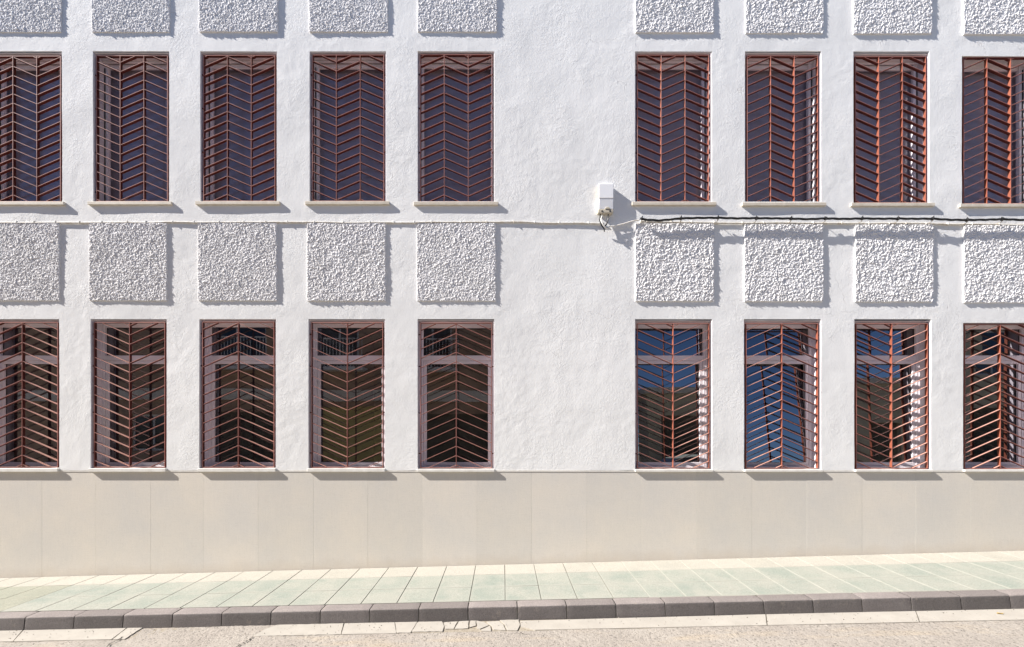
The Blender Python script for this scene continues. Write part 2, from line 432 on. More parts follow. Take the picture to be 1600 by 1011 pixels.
for row in (PU, PL):
    for i, (a, b_, c_, d_) in enumerate(row):
        x0, x1, z0, z1 = PX(a), PX(b_), PZ(d_), PZ(c_)
        k = (i + (1 if row is PU else 0)) % 2 + (0 if i < 5 else 2)
        o = link('rough_panel', RM[k], building, loc=((x0 + x1) / 2, 0, (z0 + z1) / 2))
        flip = -1 if (i // 2) % 2 else 1
        o.scale = ((x1 - x0) / 1.06, 1, (z1 - z0) / 1.06)
        if flip < 0: o.rotation_euler = (0, math.pi, 0)

# skirting panels
zbot = lambda x: .0269 * x
jx = [-20.5 + 85.5 * k for k in range(0, 20)]
joints = [-450, -364, -278, -192, -106, -21, 65, 149, 235, 318, 403, 489.5, 574.5, 660, 745, 830.5, 917, 1002, 1088.3, 1175, 1261, 1347.3, 1431.5, 1517.5, 1603, 1689, 1775, 1861, 1947]
edges = [XL] + [PX(v) for v in joints if XL + .1 < PX(v) < XR - .1] + [XR]
for k in range(len(edges) - 1):
    a, b_ = edges[k] + .0004, edges[k + 1] - .0004
    m = MB(); y0 = .004 + random.uniform(-.0003, .0004)
    m.prism_xz([(a, zbot(a) - .12), (b_, zbot(b_) - .12), (b_, Z_SKTOP), (a, Z_SKTOP)], y0, .05)
    o = m.build('skirting_panel', m_skirt, building, bevel=.0004)
m = MB(); m.box(XL, XR, .0065, .095, -1.0, Z_SKTOP - .002); m.build('backing', m_mortar, building)
m = MB(); m.box(XL, XR, -.001, .09, Z_SKTOP + .0005, Z_WBOT + .002); m.build('skirting_cap', m_sill2, building, bevel=.0015)

# ---------------------------------------------------------------- windows (parts of the building)
GD = .20                                   # glass behind the wall face
def window(x0, x1, z0, z1, upper, idx):
    m = MB(); y0, y1 = .006, .165; t = .006
    m.box(x0 + .001, x0 + t, y0, y1, z0 + t, z1 - t); m.box(x1 - t, x1 - .001, y0, y1, z0 + t, z1 - t)
    m.box(x0 + .001, x1 - .001, y0, y1, z1 - t, z1 - .001)
    if not upper:
        mx, top, tb, sb = .046, .07, (PZ(556, GD), PZ(569, GD)), PZ(722, GD)
        ya, yb = .165, .235
        # outer frame
        m.box(x0 + .001, x0 + mx, ya, yb, z0, z1 - .001); m.box(x1 - mx, x1 - .001, ya, yb, z0, z1 - .001)
        m.box(x0 + mx, x1 - mx, ya, yb, z1 - top, z1 - .001); m.box(x0 + mx, x1 - mx, ya, yb, z0, sb - .045)
        m.box(x0 + mx, x1 - mx, ya, yb, tb[1] + .045, tb[0])
        w_ = m.build('window', m_frame, building, bevel=.003)
        s = MB(); sx0, sx1, sz0, sz1 = x0 + mx + .003, x1 - mx - .003, sb - .042, tb[1] + .042
        q = .042
        s.box(sx0, sx0 + q, ya + .006, yb - .01, sz0, sz1); s.box(sx1 - q, sx1, ya + .006, yb - .01, sz0, sz1)
        s.box(sx0 + q, sx1 - q, ya + .006, yb - .01, sz0, sz0 + q); s.box(sx0 + q, sx1 - q, ya + .006, yb - .01, sz1 - q, sz1)
        s.build('sash', m_frame, w_, bevel=.003)
        panes = [(x0 + mx, x1 - mx, tb[0], z1 - top), (sx0 + q, sx1 - q, sz0 + q, sz1 - q)]
        g = MB()
        for a, b_, c_, d_ in panes:
            for u in ((a, a + .006, c_, d_), (b_ - .006, b_, c_, d_), (a + .006, b_ - .006, c_, c_ + .006), (a + .006, b_ - .006, d_ - .006, d_)):
                g.box(u[0], u[1], GD - .004, GD + .004, u[2], u[3])
        g.build('gasket', m_gasket, w_)
        tilt = {5: 2.0, 6: 4.6, 7: 1.6}[idx] if idx in (5, 6, 7) else random.uniform(-.15, .15)
    else:
        mx = .056; ya, yb = .15, .215; head = .082
        m.box(x0 + .001, x0 + mx, ya + .015, yb, z0, z1 - .001); m.box(x1 - mx, x1 - .001, ya + .015, yb, z0, z1 - .001)
        m.box(x0 + mx, x1 - mx, ya + .015, yb, z0, z0 + .05)
        w_ = m.build('window', m_frame, building, bevel=.003)
        g = MB(); g.box(x0 + .012, x0 + .022, .155, .1645, z0 + .02, z1 - .09); g.box(x1 - .022, x1 - .012, .155, .1645, z0 + .02, z1 - .09)
        g.build('shutter_guide', m_gasket, w_)
        h = MB(); h.box(x0 + mx, x1 - mx, ya + .03, yb, z1 - head, z1 - .02); h.box(x0 + .01, x1 - .01, ya - .015, ya + .014, z1 - .03, z1 - .008)
        h.build('head_rail', m_frame, w_, bevel=.004)
        panes = [(x0 + mx, x1 - mx, z0 + .05, z1 - head)]
        bl = MB(); bl.box(x0 - .0, x1 + .0, .262, .268, z0 - .1, z1 + .05); bl.build('roller_blind', m_blind, w_)
        tilt = random.uniform(-.4, .4)
    for a, b_, c_, d_ in panes:
        p = MB(); hw, hh = (b_ - a) / 2, (d_ - c_) / 2
        p.add([(-hw, 0, -hh), (hw, 0, -hh), (hw, 0, hh), (-hw, 0, hh)], [(0, 1, 2, 3)])
        o = p.build('glass_pane', m_glass_up if upper else m_glass, w_, loc=((a + b_) / 2, GD + .002, (c_ + d_) / 2))
        o.rotation_euler = (math.radians(-tilt), 0, math.radians(random.uniform(-.25, .25)))
    s = MB()
    if upper:
        s.box(x0 - .05, x1 + .052, -.033, .004, z0 - .052, z0 - .008); s.box(x0 + .001, x1 - .001, .004, .17, z0 - .05, z0 - .0082)
        s.build('window_sill', m_sill, w_, bevel=.004)
    else:
        s.box(x0 - .002, x1 + .004, -.031, .003, Z_SKTOP + .003, z0 + .003); s.box(x0 + .001, x1 - .001, .003, .165, z0 - .02, z0 + .0028)
        s.build('window_sill', m_sill2, w_, bevel=.003)
    return w_
for i, h in enumerate(holes): window(*h, i < 9, i % 9)

# ---------------------------------------------------------------- window grilles: things of their own, every slat a part
GY0, GY1 = .010, .049
BAR, SL = .0075, .0058
def grille_parts(W, H, cols, per, phase_hi, rise, first_up, upper):
    """local frame: x 0..W, z 0 at the top of the grille frame, downwards negative"""
    parts = []
    f = MB()
    f.box(0, BAR, GY0, GY1, -H, 0); f.box(W - BAR, W, GY0, GY1, -H, 0)
    f.box(BAR, W - BAR, GY0, GY1, -BAR, 0); f.box(BAR, W - BAR, GY0, GY1, -H, -H + BAR)
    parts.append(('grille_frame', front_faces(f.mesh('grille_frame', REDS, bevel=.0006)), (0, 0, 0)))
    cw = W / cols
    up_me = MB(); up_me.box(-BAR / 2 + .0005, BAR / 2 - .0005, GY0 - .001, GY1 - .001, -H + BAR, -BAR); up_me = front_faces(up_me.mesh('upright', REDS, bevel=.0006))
    for k in range(1, cols): parts.append(('upright', up_me, (k * cw, 0, 0)))
    x_off = BAR / 2 + .0002
    full = {}
    for k in range(cols):
        rising = (k % 2 == 0) == first_up             # "/" when rising
        xa = (k * cw + x_off) if k else BAR; xb = ((k + 1) * cw - x_off) if k < cols - 1 else W - BAR
        n = -3
        while True:
            hi = -phase_hi - n * per; lo = hi - rise; n += 1
            if lo > -BAR: continue
            if hi < -H + BAR + .002: break
            za, zb = (lo, hi) if rising else (hi, lo)
            # clip the centre line to the frame opening
            t0, t1 = 0.0, 1.0
            for lim, sgn in ((-BAR - SL * .6, 1), (-H + BAR + SL * .6, -1)):
                da, db = (lim - za) * sgn, (lim - zb) * sgn
                if da < 0 and db < 0: t1 = -1
                elif da < 0: t0 = max(t0, da / (da - db))
                elif db < 0: t1 = min(t1, da / (da - db))
            if t1 - t0 < .06: continue
            pa = (xa + (xb - xa) * t0, za + (zb - za) * t0); pb = (xa + (xb - xa) * t1, za + (zb - za) * t1)
            h = SL / 2 * math.hypot(xb - xa, zb - za) / (xb - xa)
            whole = t0 == 0 and t1 == 1
            key = (k,)
            if whole and key in full: me = full[key]
            else:
                s = MB(); L = pb[0] - pa[0]; dz = pb[1] - pa[1]
                s.prism_xz([(0, -h), (L, dz - h), (L, dz + h), (0, h)], GY0 + .0006, GY1 - .0006)
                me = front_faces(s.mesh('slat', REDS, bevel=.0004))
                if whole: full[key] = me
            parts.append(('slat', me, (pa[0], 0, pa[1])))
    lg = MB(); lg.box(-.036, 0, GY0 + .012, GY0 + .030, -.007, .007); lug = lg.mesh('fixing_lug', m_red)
    for fz in ((.08, .30, .62, .90) if not upper else (.13, .36, .66, .93)):
        parts.append(('fixing_lug', lug, (0, 0, -H * fz))); parts.append(('fixing_lug', lug, (W + .036, 0, -H * fz)))
    return parts

place_up = ['leftmost upper window, cut by the left edge of the photo', 'second upper window from the left', 'third upper window from the left',
            'fourth upper window from the left', 'upper window just left of the blank wall', 'upper window just right of the small white box',
            'upper window second to the right of the small white box', 'upper window second from the right edge', 'rightmost upper window, cut by the right edge']
place_lo = [p.replace('upper', 'lower') for p in place_up]
place_lo[5] = 'first lower window right of the blank wall'; place_lo[6] = 'second lower window right of the blank wall'
ppm = F / (D + GY0)
cache = {}
for row, upper in ((UP, True), (LO, False)):
    for i, (a, b_, c_, d_) in enumerate(row):
        x0, x1, z0, z1 = PX(a), PX(b_), PZ(d_), PZ(c_)
        gx0, gx1 = x0 + .034, x1 - .031; gz1 = z1 - (.034 if upper else .035); gz0 = z0 + (.010 if upper else .012)
        A = i % 2 == 0
        key = (upper, A)
        if key not in cache:
            W, H = gx1 - gx0, gz1 - gz0
            if upper: P = grille_parts(W, H, 3, 14.35 / ppm, (2.1 if A else -4.8) / ppm, 15.6 / ppm, A, True)
            else: P = grille_parts(W, H, 2, 14.68 / ppm, (2.0 if A else -4.2) / ppm, 24.0 / ppm, A, False)
            cache[key] = (P, W, H)
        P, W, H = cache[key]
        if upper: look = 'zigzag three-column grille'
        else: look = 'grille with ' + ('peaked slats' if A else 'V slats')
        root = link('window_grille', None, loc=(gx0, random.uniform(-.002, .002), gz1), label=look + ', ' + (place_up if upper else place_lo)[i],
                    cat='window grille', group='red-brown grilles over the windows')
        root.scale = ((gx1 - gx0) / W, 1, (gz1 - gz0) / H)
        for nm, me, loc in P:
            o = link(nm, me, root, loc=loc)
            if nm == 'slat': o.location.z += random.uniform(-.0012, .0012); o.location.y += random.uniform(-.0005, .0005)

# ================================================================ box, cables
jb = link('junction_box', None, loc=(PX(947, -.06), 0, PZ(311)), label='small white plastic junction box on the blank wall beside the upper windows', cat='junction box')
m = MB(); hw = .097
prof = [(-.002, .165), (-.068, .175), (-.072, .165), (-.072, -.02), (-.056, -.165), (-.002, -.165)]   # (y, z) side outline
vs = [(-hw, y, z) for y, z in prof] + [(hw, y, z) for y, z in prof]; n = len(prof)
m.add(vs, [tuple(range(n)), tuple(reversed(range(n, 2 * n)))] + [(i, i + n, (i + 1) % n + n, (i + 1) % n) for i in range(n)])
m.build('cover', m_plastic, jb, bevel=.005, seg=2)
m = MB(); m.box(-hw - .0015, hw + .0015, -.0742, -.002, -.0235, -.0205); m.box(-hw - .0015, -hw + .004, -.0705, -.002, -.02, .166); m.build('lid_seam', m_beigeplastic, jb)
m = MB(); m.box(-.112, .098, -.064, -.001, -.222, -.168); m.build('base_tray', m_beigeplastic, jb, bevel=.014, seg=3)
m = MB(); m.prism_xz([(-.02, -.166), (.06, -.166), (.035, -.14), (.005, -.14)], -.070, -.052); m.build('latch', m_beigeplastic, jb, bevel=.003)
for x in (-.055, .052):
    m = MB(); m.tube([(x, -.067, -.195), (x, -.04, -.195)], .011, 10); m.build('screw', m_black, jb)
# hanging leads
x0, z0 = PX(945, -.05), PZ(338, -.05)
m = MB()
m.tube([(x0 - .06, -.04, z0 + .03), (x0 - .075, -.06, z0 - .05), (x0 - .05, -.06, z0 - .12), (x0 - .01, -.045, z0 - .165), (x0 + .0, -.03, z0 - .20)], .008, 6)
m.tube([(x0 + .05, -.04, z0 + .03), (x0 + .045, -.07, z0 - .04), (x0 + .02, -.07, z0 - .11), (x0 - .005, -.05, z0 - .15)], [.007, .009, .011, .008], 6)
m.build('lead_wire', m_black, None, label='short black wires dangling under the small white junction box', cat='wire')
pts = [(x0 - .03, -.04, z0 + .02), (x0 - .055, -.075, z0 - .06), (x0 - .03, -.08, z0 - .12), (x0 + .02, -.06, z0 - .165), (PX(953, -.04), -.04, PZ(356)), (PX(962, -.04), -.035, PZ(354.5)),
       (PX(975), -.035, PZ(351)), (PX(988), -.035, PZ(347)), (PX(998), -.03, PZ(345.5))]
def smooth_pts(p, k=6):
    p = [Vector(q) for q in p]; out = []
    for i in range(len(p) - 1):
        p0, p1, p2, p3 = p[max(i - 1, 0)], p[i], p[i + 1], p[min(i + 2, len(p) - 1)]
        for j in range(k):
            t = j / k
            out.append(.5 * ((2 * p1) + (-p0 + p2) * t + (2 * p0 - 5 * p1 + 4 * p2 - p3) * t * t + (-p0 + 3 * p1 - 3 * p2 + p3) * t ** 3))
    out.append(p[-1]); return out
m = MB(); m.tube(smooth_pts(pts), .0085, 8)
m.build('white_lead', m_whcable, None, smooth=True, label='white cable sagging from the junction box to the black cable end', cat='cable')

def painted_run(pxs, ys, label):
    """painted cable clipped along the wall above the rough panels"""
    root = link('painted_cable', None, loc=(PX(pxs[0]), 0, PZ(ys[0])), label=label, cat='cable')
    ox, oz = root.location.x, root.location.z
    P = []
    for x in np.arange(pxs[0], pxs[-1] + 1, 8):
        y = np.interp(x, pxs, ys) + (float(vnoise(x, 0., 45, 3)) - .5) * 1.6
        P.append((PX(x) - ox, -.013 - .002 * float(vnoise(x, 1., 20, 4)), PZ(y) - oz))
    m = MB(); m.tube(P, .0085, 8); m.tube([(p[0], -.006, p[2] - .010) for p in P], .006, 6)
    m.build('cable', m_whcable, root, smooth=True)
    c_ = MB(); c_.box(-.005, .005, -.026, -.0, -.012, .012); c_.box(-.004, .004, -.020, -.002, .0125, .022); cm = c_.mesh('cable_clip', m_whcable, bevel=.002)
    x = pxs[0] + 10
    while x < pxs[-1] - 4:
        y = np.interp(x, pxs, ys); link('cable_clip', cm, root, loc=(PX(x) - ox, 0, PZ(y) - oz)); x += random.uniform(26, 46)
painted_run([-600, 0, 300, 600, 800, 944], [347.5, 348.4, 347.6, 348.2, 347.8, 349.6], 'thin painted cable running along the tops of the rough panels left of the junction box')
painted_run([1000, 1160, 1300, 1600, 2200], [346.0, 348.8, 349.4, 351.6, 356], 'thin painted cable under the black cable, right of the junction box')

# black twisted cable
hooks = [1064, 1122, 1182, 1236, 1290, 1347, 1403, 1457, 1511, 1566, 1621, 1676]
cp = [(1000, 341.5), (1008, 343.2), (1030, 344.6), (1048, 343), (1064, 341.3), (1090, 340.6), (1122, 340.3), (1150, 341.3), (1182, 341), (1236, 341.6), (1262, 342.6), (1290, 341.4), (1320, 342.2), (1347, 341.5),
      (1375, 341.9), (1403, 341.6), (1430, 342), (1457, 341.8), (1485, 343.6), (1511, 343.8), (1540, 343.5), (1566, 342.5), (1600, 344), (1621, 344), (1676, 345), (2200, 350)]
cxs = [p[0] for p in cp]; cys = [p[1] for p in cp]
bc = link('black_cable', None, loc=(PX(1000), 0, PZ(341.5)), label='black twisted power cable held off the white wall, right of the junction box', cat='cable')
ox, oz = bc.location.x, bc.location.z
OFF = .074
for s_ in range(3):
    P = []
    for x in np.arange(1000, 2200, 2.5):
        y = np.interp(x, cxs, cys); ph = x / 24.0 * 2 * math.pi / 2.2 + s_ * 2.094
        P.append((PX(x, -OFF) - ox, -OFF + .0085 * math.cos(ph), PZ(y, -OFF) - oz + .0085 * math.sin(ph)))
    m = MB(); m.tube(P, .0078, 7); m.build('strand', m_black, bc, smooth=True)
t_ = MB(); t_.tube([(-.007, 0, 0), (.007, 0, 0)], .024, 12); t_.tube([(0, 0, .018), (.004, -.004, .036)], .006, 5); tie = t_.mesh('cable_tie', m_black)
h_ = MB(); h_.tube([(0, .0, -.020), (.002, .012, -.034), (0, .03, -.034), (0, .076, -.030)], .0045, 6); h_.tube([(0, .0, -.020), (-.006, -.008, -.03), (-.012, 0, -.042)], .004, 6)
hk = h_.mesh('wall_hook', m_hook)
for x in [1003] + hooks:
    y = np.interp(x, cxs, cys); p = (PX(x, -OFF) - ox, -OFF, PZ(y, -OFF) - oz)
    o = link('cable_tie', tie, bc, loc=p); o.rotation_euler = (random.uniform(-.6, .6), 0, random.uniform(-.2, .2))
    o2 = link('wall_hook', hk, bc, loc=p)

# ================================================================ ground
def zw(x): return .0269 * x
def zk(x): return -.012 + .0225 * x
YK = -1.193
def zp(x, y): t = min(1, max(0, y / YK)); return zw(x) * (1 - t) + zk(x) * t
pav = MB()
xs_ = [XL + (XR - XL) * i / 40 for i in range(41)]
# mortar bed under the paving
V = []; Fc = []
for x in xs_:
    for y in (.0, -.4, -.8, -1.2): V.append((x, y + .045 if y == 0 else y, zp(x, y) - (.018 if x < -.9 else .009 if x < 1.3 else .0035)))
for i in range(40):
    for j in range(3): a = i * 4 + j; Fc.append((a, a + 1, a + 5, a + 4))
me = mesh_np('pavement', V, [f[::-1] for f in Fc], m_mortar); me.materials.append(m_joint_shade); me.materials.append(Mat('joint_bed_half_shade', (.22, .21, .17), .95).m)
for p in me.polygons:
    if p.center.x < 1.3: p.material_index = 1 if p.center.x < -.9 else 2  # joint shade painted on the left, half as deep mid, plain mortar right
pavement = link('pavement', me, kind='structure')
def lay(o, loc, dx, dy):
    ax = Vector((1, 0, dx)).normalized(); n = ax.cross(Vector((0, 1, dy))).normalized(); ay = n.cross(ax)
    o.rotation_euler = Matrix((ax, ay, n)).transposed().to_euler(); o.location = loc
def tile_mesh(wx, wy, mat, name, side=None):
    m = MB(); g = .0031; m.box(g, wx - g, -wy / 2 + g, wy / 2 - g, -.03, 0)
    me = m.mesh(name, [mat, side], bevel=.0022)
    for p in me.polygons:
        if p.center.z < -.008: p.material_index = 1
    return me
TW = .3935
rows = [(.002, -.372, m_cream), (-.372, -.785, m_green), (-.785, YK + .002, m_green)]
TM = {}
j0 = PX(788.8)
ncol0, ncol1 = int((XL - j0) / TW), int((XR - j0) / TW)
m_half = Mat('joint_side_half_shade', (.20, .19, .155), .95).m  # half-deep painted shade for tile sides near the middle
for r, (ya, yb, mat) in enumerate(rows):
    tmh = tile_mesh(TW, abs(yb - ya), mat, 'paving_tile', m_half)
    tm = tile_mesh(TW, abs(yb - ya), mat, 'paving_tile', m_joint_shade); tmr = tile_mesh(TW, abs(yb - ya), mat, 'paving_tile', m_mortar); tmy = tile_mesh(TW, abs(yb - ya), m_yellow, 'paving_tile', m_joint_shade)
    for k in range(ncol0, ncol1):
        x = j0 + k * TW
        me = tm if x < -.9 else tmh if x < 1.3 else tmr  # tile sides carry the painted joint shade, lighter towards the right
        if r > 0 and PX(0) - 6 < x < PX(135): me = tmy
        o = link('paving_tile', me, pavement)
        ym = (ya + yb) / 2
        z = zp(x, ym); dx = (zp(x + TW, ym) - z) / TW; dy = (zp(x + TW/2, ya) - zp(x + TW/2, yb)) / (ya - yb)
        dx += random.uniform(-.002, .002); dy += random.uniform(-.002, .002)
        lay(o, (x + random.uniform(-.0008, .0008), ym, z + random.uniform(-.0008, .0008)), dx, dy)
# kerb
def zkf(x): return -.148 + .0215 * x        # foot of the kerb
kerb = link('kerb', mesh_np('kerb', [(XL, -1.20, -.25 + .0225 * XL), (XR, -1.20, -.25 + .0225 * XR), (XR, -1.345, -.25 + .0225 * XR), (XL, -1.345, -.25 + .0225 * XL),
      (XL, -1.20, -.035 + .0225 * XL), (XR, -1.20, -.035 + .0225 * XR), (XR, -1.325, -.04 + .0225 * XR), (XL, -1.325, -.04 + .0225 * XL), (XR, -1.345, -.16 + .0225 * XR), (XL, -1.345, -.16 + .0225 * XL)],
      [(4, 5, 6, 7), (7, 6, 8, 9), (9, 8, 2, 3)], m_mortar), kind='structure')
KL = PX(1596, -1.36 ) - PX(50, -1.36); KL /= 20
def kerb_mesh(seed):
    rnd = random.Random(seed); n = 14
    prof = [(-1.196, -.22), (-1.196, -.001), (-1.30, 0), (-1.324, -.001), (-1.333, -.004), (-1.339, -.010), (-1.342, -.022), (-1.343, -.045), (-1.351, -.10), (-1.356, -.22)]
    L = KL - .010; V = []; Fc = []
    for i in range(n + 1):
        x = .005 + L * i / n
        ins = .004 if i in (0, n) else 0
        for q, (y, z) in enumerate(prof):
            cy = sum(p[0] for p in prof) / len(prof)
            yy, zz = y, z
            if 1 < q < 9:
                j = .0016 * (rnd.random() - .5); yy += j; zz += j
                yy += ins * .8; zz -= ins
            elif q == 1: zz -= ins
            V.append((x, yy, zz))
    m_ = len(prof)
    for i in range(n):
        for q in range(m_ - 1): a = i * m_ + q; Fc.append((a, a + m_, a + m_ + 1, a + 1))
    Fc.append(tuple(range(m_))); Fc.append(tuple(reversed(range(n * m_, (n + 1) * m_))))
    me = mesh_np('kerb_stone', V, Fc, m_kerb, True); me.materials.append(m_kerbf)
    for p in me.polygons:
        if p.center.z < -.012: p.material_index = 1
    bm = bmesh.new(); bm.from_mesh(me); bmesh.ops.recalc_face_normals(bm, faces=bm.faces)
    for e in bm.edges:
        if len(e.link_faces) == 2 and e.calc_face_angle(0) > .9: e.smooth = False
    bm.to_mesh(me); bm.free(); return me
KM = [kerb_mesh(s_) for s_ in range(4)]
kx0 = PX(808, -1.33)
for k in range(int((XL - kx0) / KL), int((XR - kx0) / KL)):
    x = kx0 + k * KL
    o = link('kerb_stone', KM[k % 4], kerb)
    lay(o, (x, random.uniform(-.002, .002), zk(x) - .001 + random.uniform(-.002, .001)), .0222 + random.uniform(-.001, .001), 0)

# gutter strip: cast slabs, missing between two of them, broken in the middle
gut = link('gutter', mesh_np('gutter', [(XL, -1.30, -.161 + .0215 * XL), (XR, -1.30, -.161 + .0215 * XR), (XR, -1.598, -.162 + .0215 * XR), (XL, -1.598, -.162 + .0215 * XL)], [(3, 2, 1, 0)], m_sand), kind='structure')
def gp(px, t):       # t 0 at kerb .. 1 at the road side
    y = -1.352 - t * .243
    return (PX(px, y), y)
def slab(pts, name='gutter_slab', jag=0):
    P = [gp(a, t) for a, t in pts]
    m = MB(); n = len(P)
    # subdivide the outline so broken edges look broken
    out = []
    for i in range(n):
        a, b_ = Vector(P[i]), Vector(P[(i + 1) % n]); k = max(1, int((b_ - a).length / .035)) if jag else max(1, int((b_ - a).length / .12))
        for j in range(k):
            q = a + (b_ - a) * (j / k)
            if j or jag: q = q + Vector((random.uniform(-1, 1), random.uniform(-1, 1))) * (.004 if jag else .0018)
            out.append(q)
    vs = [(q.x, q.y, zkf(q.x) - .004) for q in out] + [(q.x, q.y, zkf(q.x) - .04) for q in out]; k = len(out)
    m.add(vs, [tuple(range(k))] + [(i, i + k, (i + 1) % k + k, (i + 1) % k) for i in range(k)])
    m.build(name, m_gutter, gut)
slab([(-900, 0), (-900, 1), (-410, 1), (-400, 0)]); slab([(-398, 0), (-408, 1), (20, 1), (35, 0)]); slab([(37, 0), (21, 1), (174, 1), (197, .0)])
slab([(199, 0), (176, 1), (195, 1.0), (222, 0)], jag=1)
slab([(434, .0), (412, .45), (396, 1), (532, 1), (537, 0)], jag=1); slab([(538.5, 0), (533.5, 1), (619, 1), (616, 0)]); slab([(617, 0), (620, .98), (641, .98), (652, 0)], jag=1)
slab([(653, 0), (643, .9), (691, .93), (694, .45), (691, 0)], jag=1)
slab([(693.5, .1), (695.5, .72), (708, .72), (715, .05)], jag=1); slab([(717, .05), (710, .75), (731, .7), (733, 0)], jag=1); slab([(735, 0), (733, .62), (744, .5), (743, .0)], jag=1)
slab([(744.5, 0), (745.5, .72), (750, .78), (764, .45), (757, .2)], jag=1); slab([(766, .52), (752, .85), (752, .98), (767, .98)], jag=1); slab([(760, .15), (768, .5), (771, .85), (790, .95), (786, .4), (779, .1)], jag=1)
slab([(781, 0), (788, .4), (793, .95), (808, .98), (812, .5), (810, .0)], jag=1)
slab([(813, .12), (813.5, .62), (836, .98), (1198, 1), (1196, 0)]); slab([(1197.5, 0), (1199.5, 1), (1436, 1), (1430, 0)]); slab([(1431.5, 0), (1437.5, 1), (2100, 1), (2080, 0)]); slab([(2083, 0), (2103, 1), (2700, 1), (2700, 0)])

# road
def build_road():
    xs = np.concatenate([np.arange(-30, -5.2, .4), np.arange(-5.2, 5.6, .014), np.arange(5.6, 30.1, .4)])
    ys = np.concatenate([[-8.2, -7, -6, -5, -4, -3.2, -2.7], np.arange(-2.35, -1.28, .014)])
    X, Y = np.meshgrid(xs, ys, indexing='ij')
    gap = (PX(205, -1.5) < X) & (X < PX(428, -1.5))           # worn asphalt laps up to the kerb where the gutter is gone
    base = -.150 + .0215 * X
    sag = np.clip((Y + 1.60) / .04, 0, 1) * np.where(gap, 0, .022)
    fine = (Y > -2.4)
    n = (vnoise(X, Y, .5, 11) - .5) * .012 + (vnoise(X, Y, .03, 12) - .5) * .0045 * fine + (vnoise(X, Y, .015, 13) - .5) * .002 * fine
    Z = base - .006 + n + .012 * np.clip((-1.6 - Y) / 4, 0, 1) - sag
    V = np.stack([X, Y, Z], -1).reshape(-1, 3).tolist(); ny = len(ys); nx = len(xs)
    I, J = np.meshgrid(np.arange(nx - 1), np.arange(ny - 1), indexing='ij'); I = I.ravel(); J = J.ravel()
    Fc = np.stack([I * ny + J, (I + 1) * ny + J, (I + 1) * ny + J + 1, I * ny + J + 1], -1).tolist()
    link('road', mesh_np('road', V, Fc, m_road, True), kind='structure')
build_road()
V = []; Fc = []
gx = [-400, -200, -60, -30, 30, 60, 200, 400]; gy = [-400, -100, -30, -12.5, -7.9, 10, 40, 400]
for x in gx:
    for y in gy: V.append((x, y, max(-1.2, min(1.2, .0215 * x)) - .30))
for i in range(7):
    for j in range(7): a = i * 8 + j; Fc.append((a, a + 8, a + 9, a + 1))
link('ground', mesh_np('ground', V, Fc, m_earth), kind='structure')

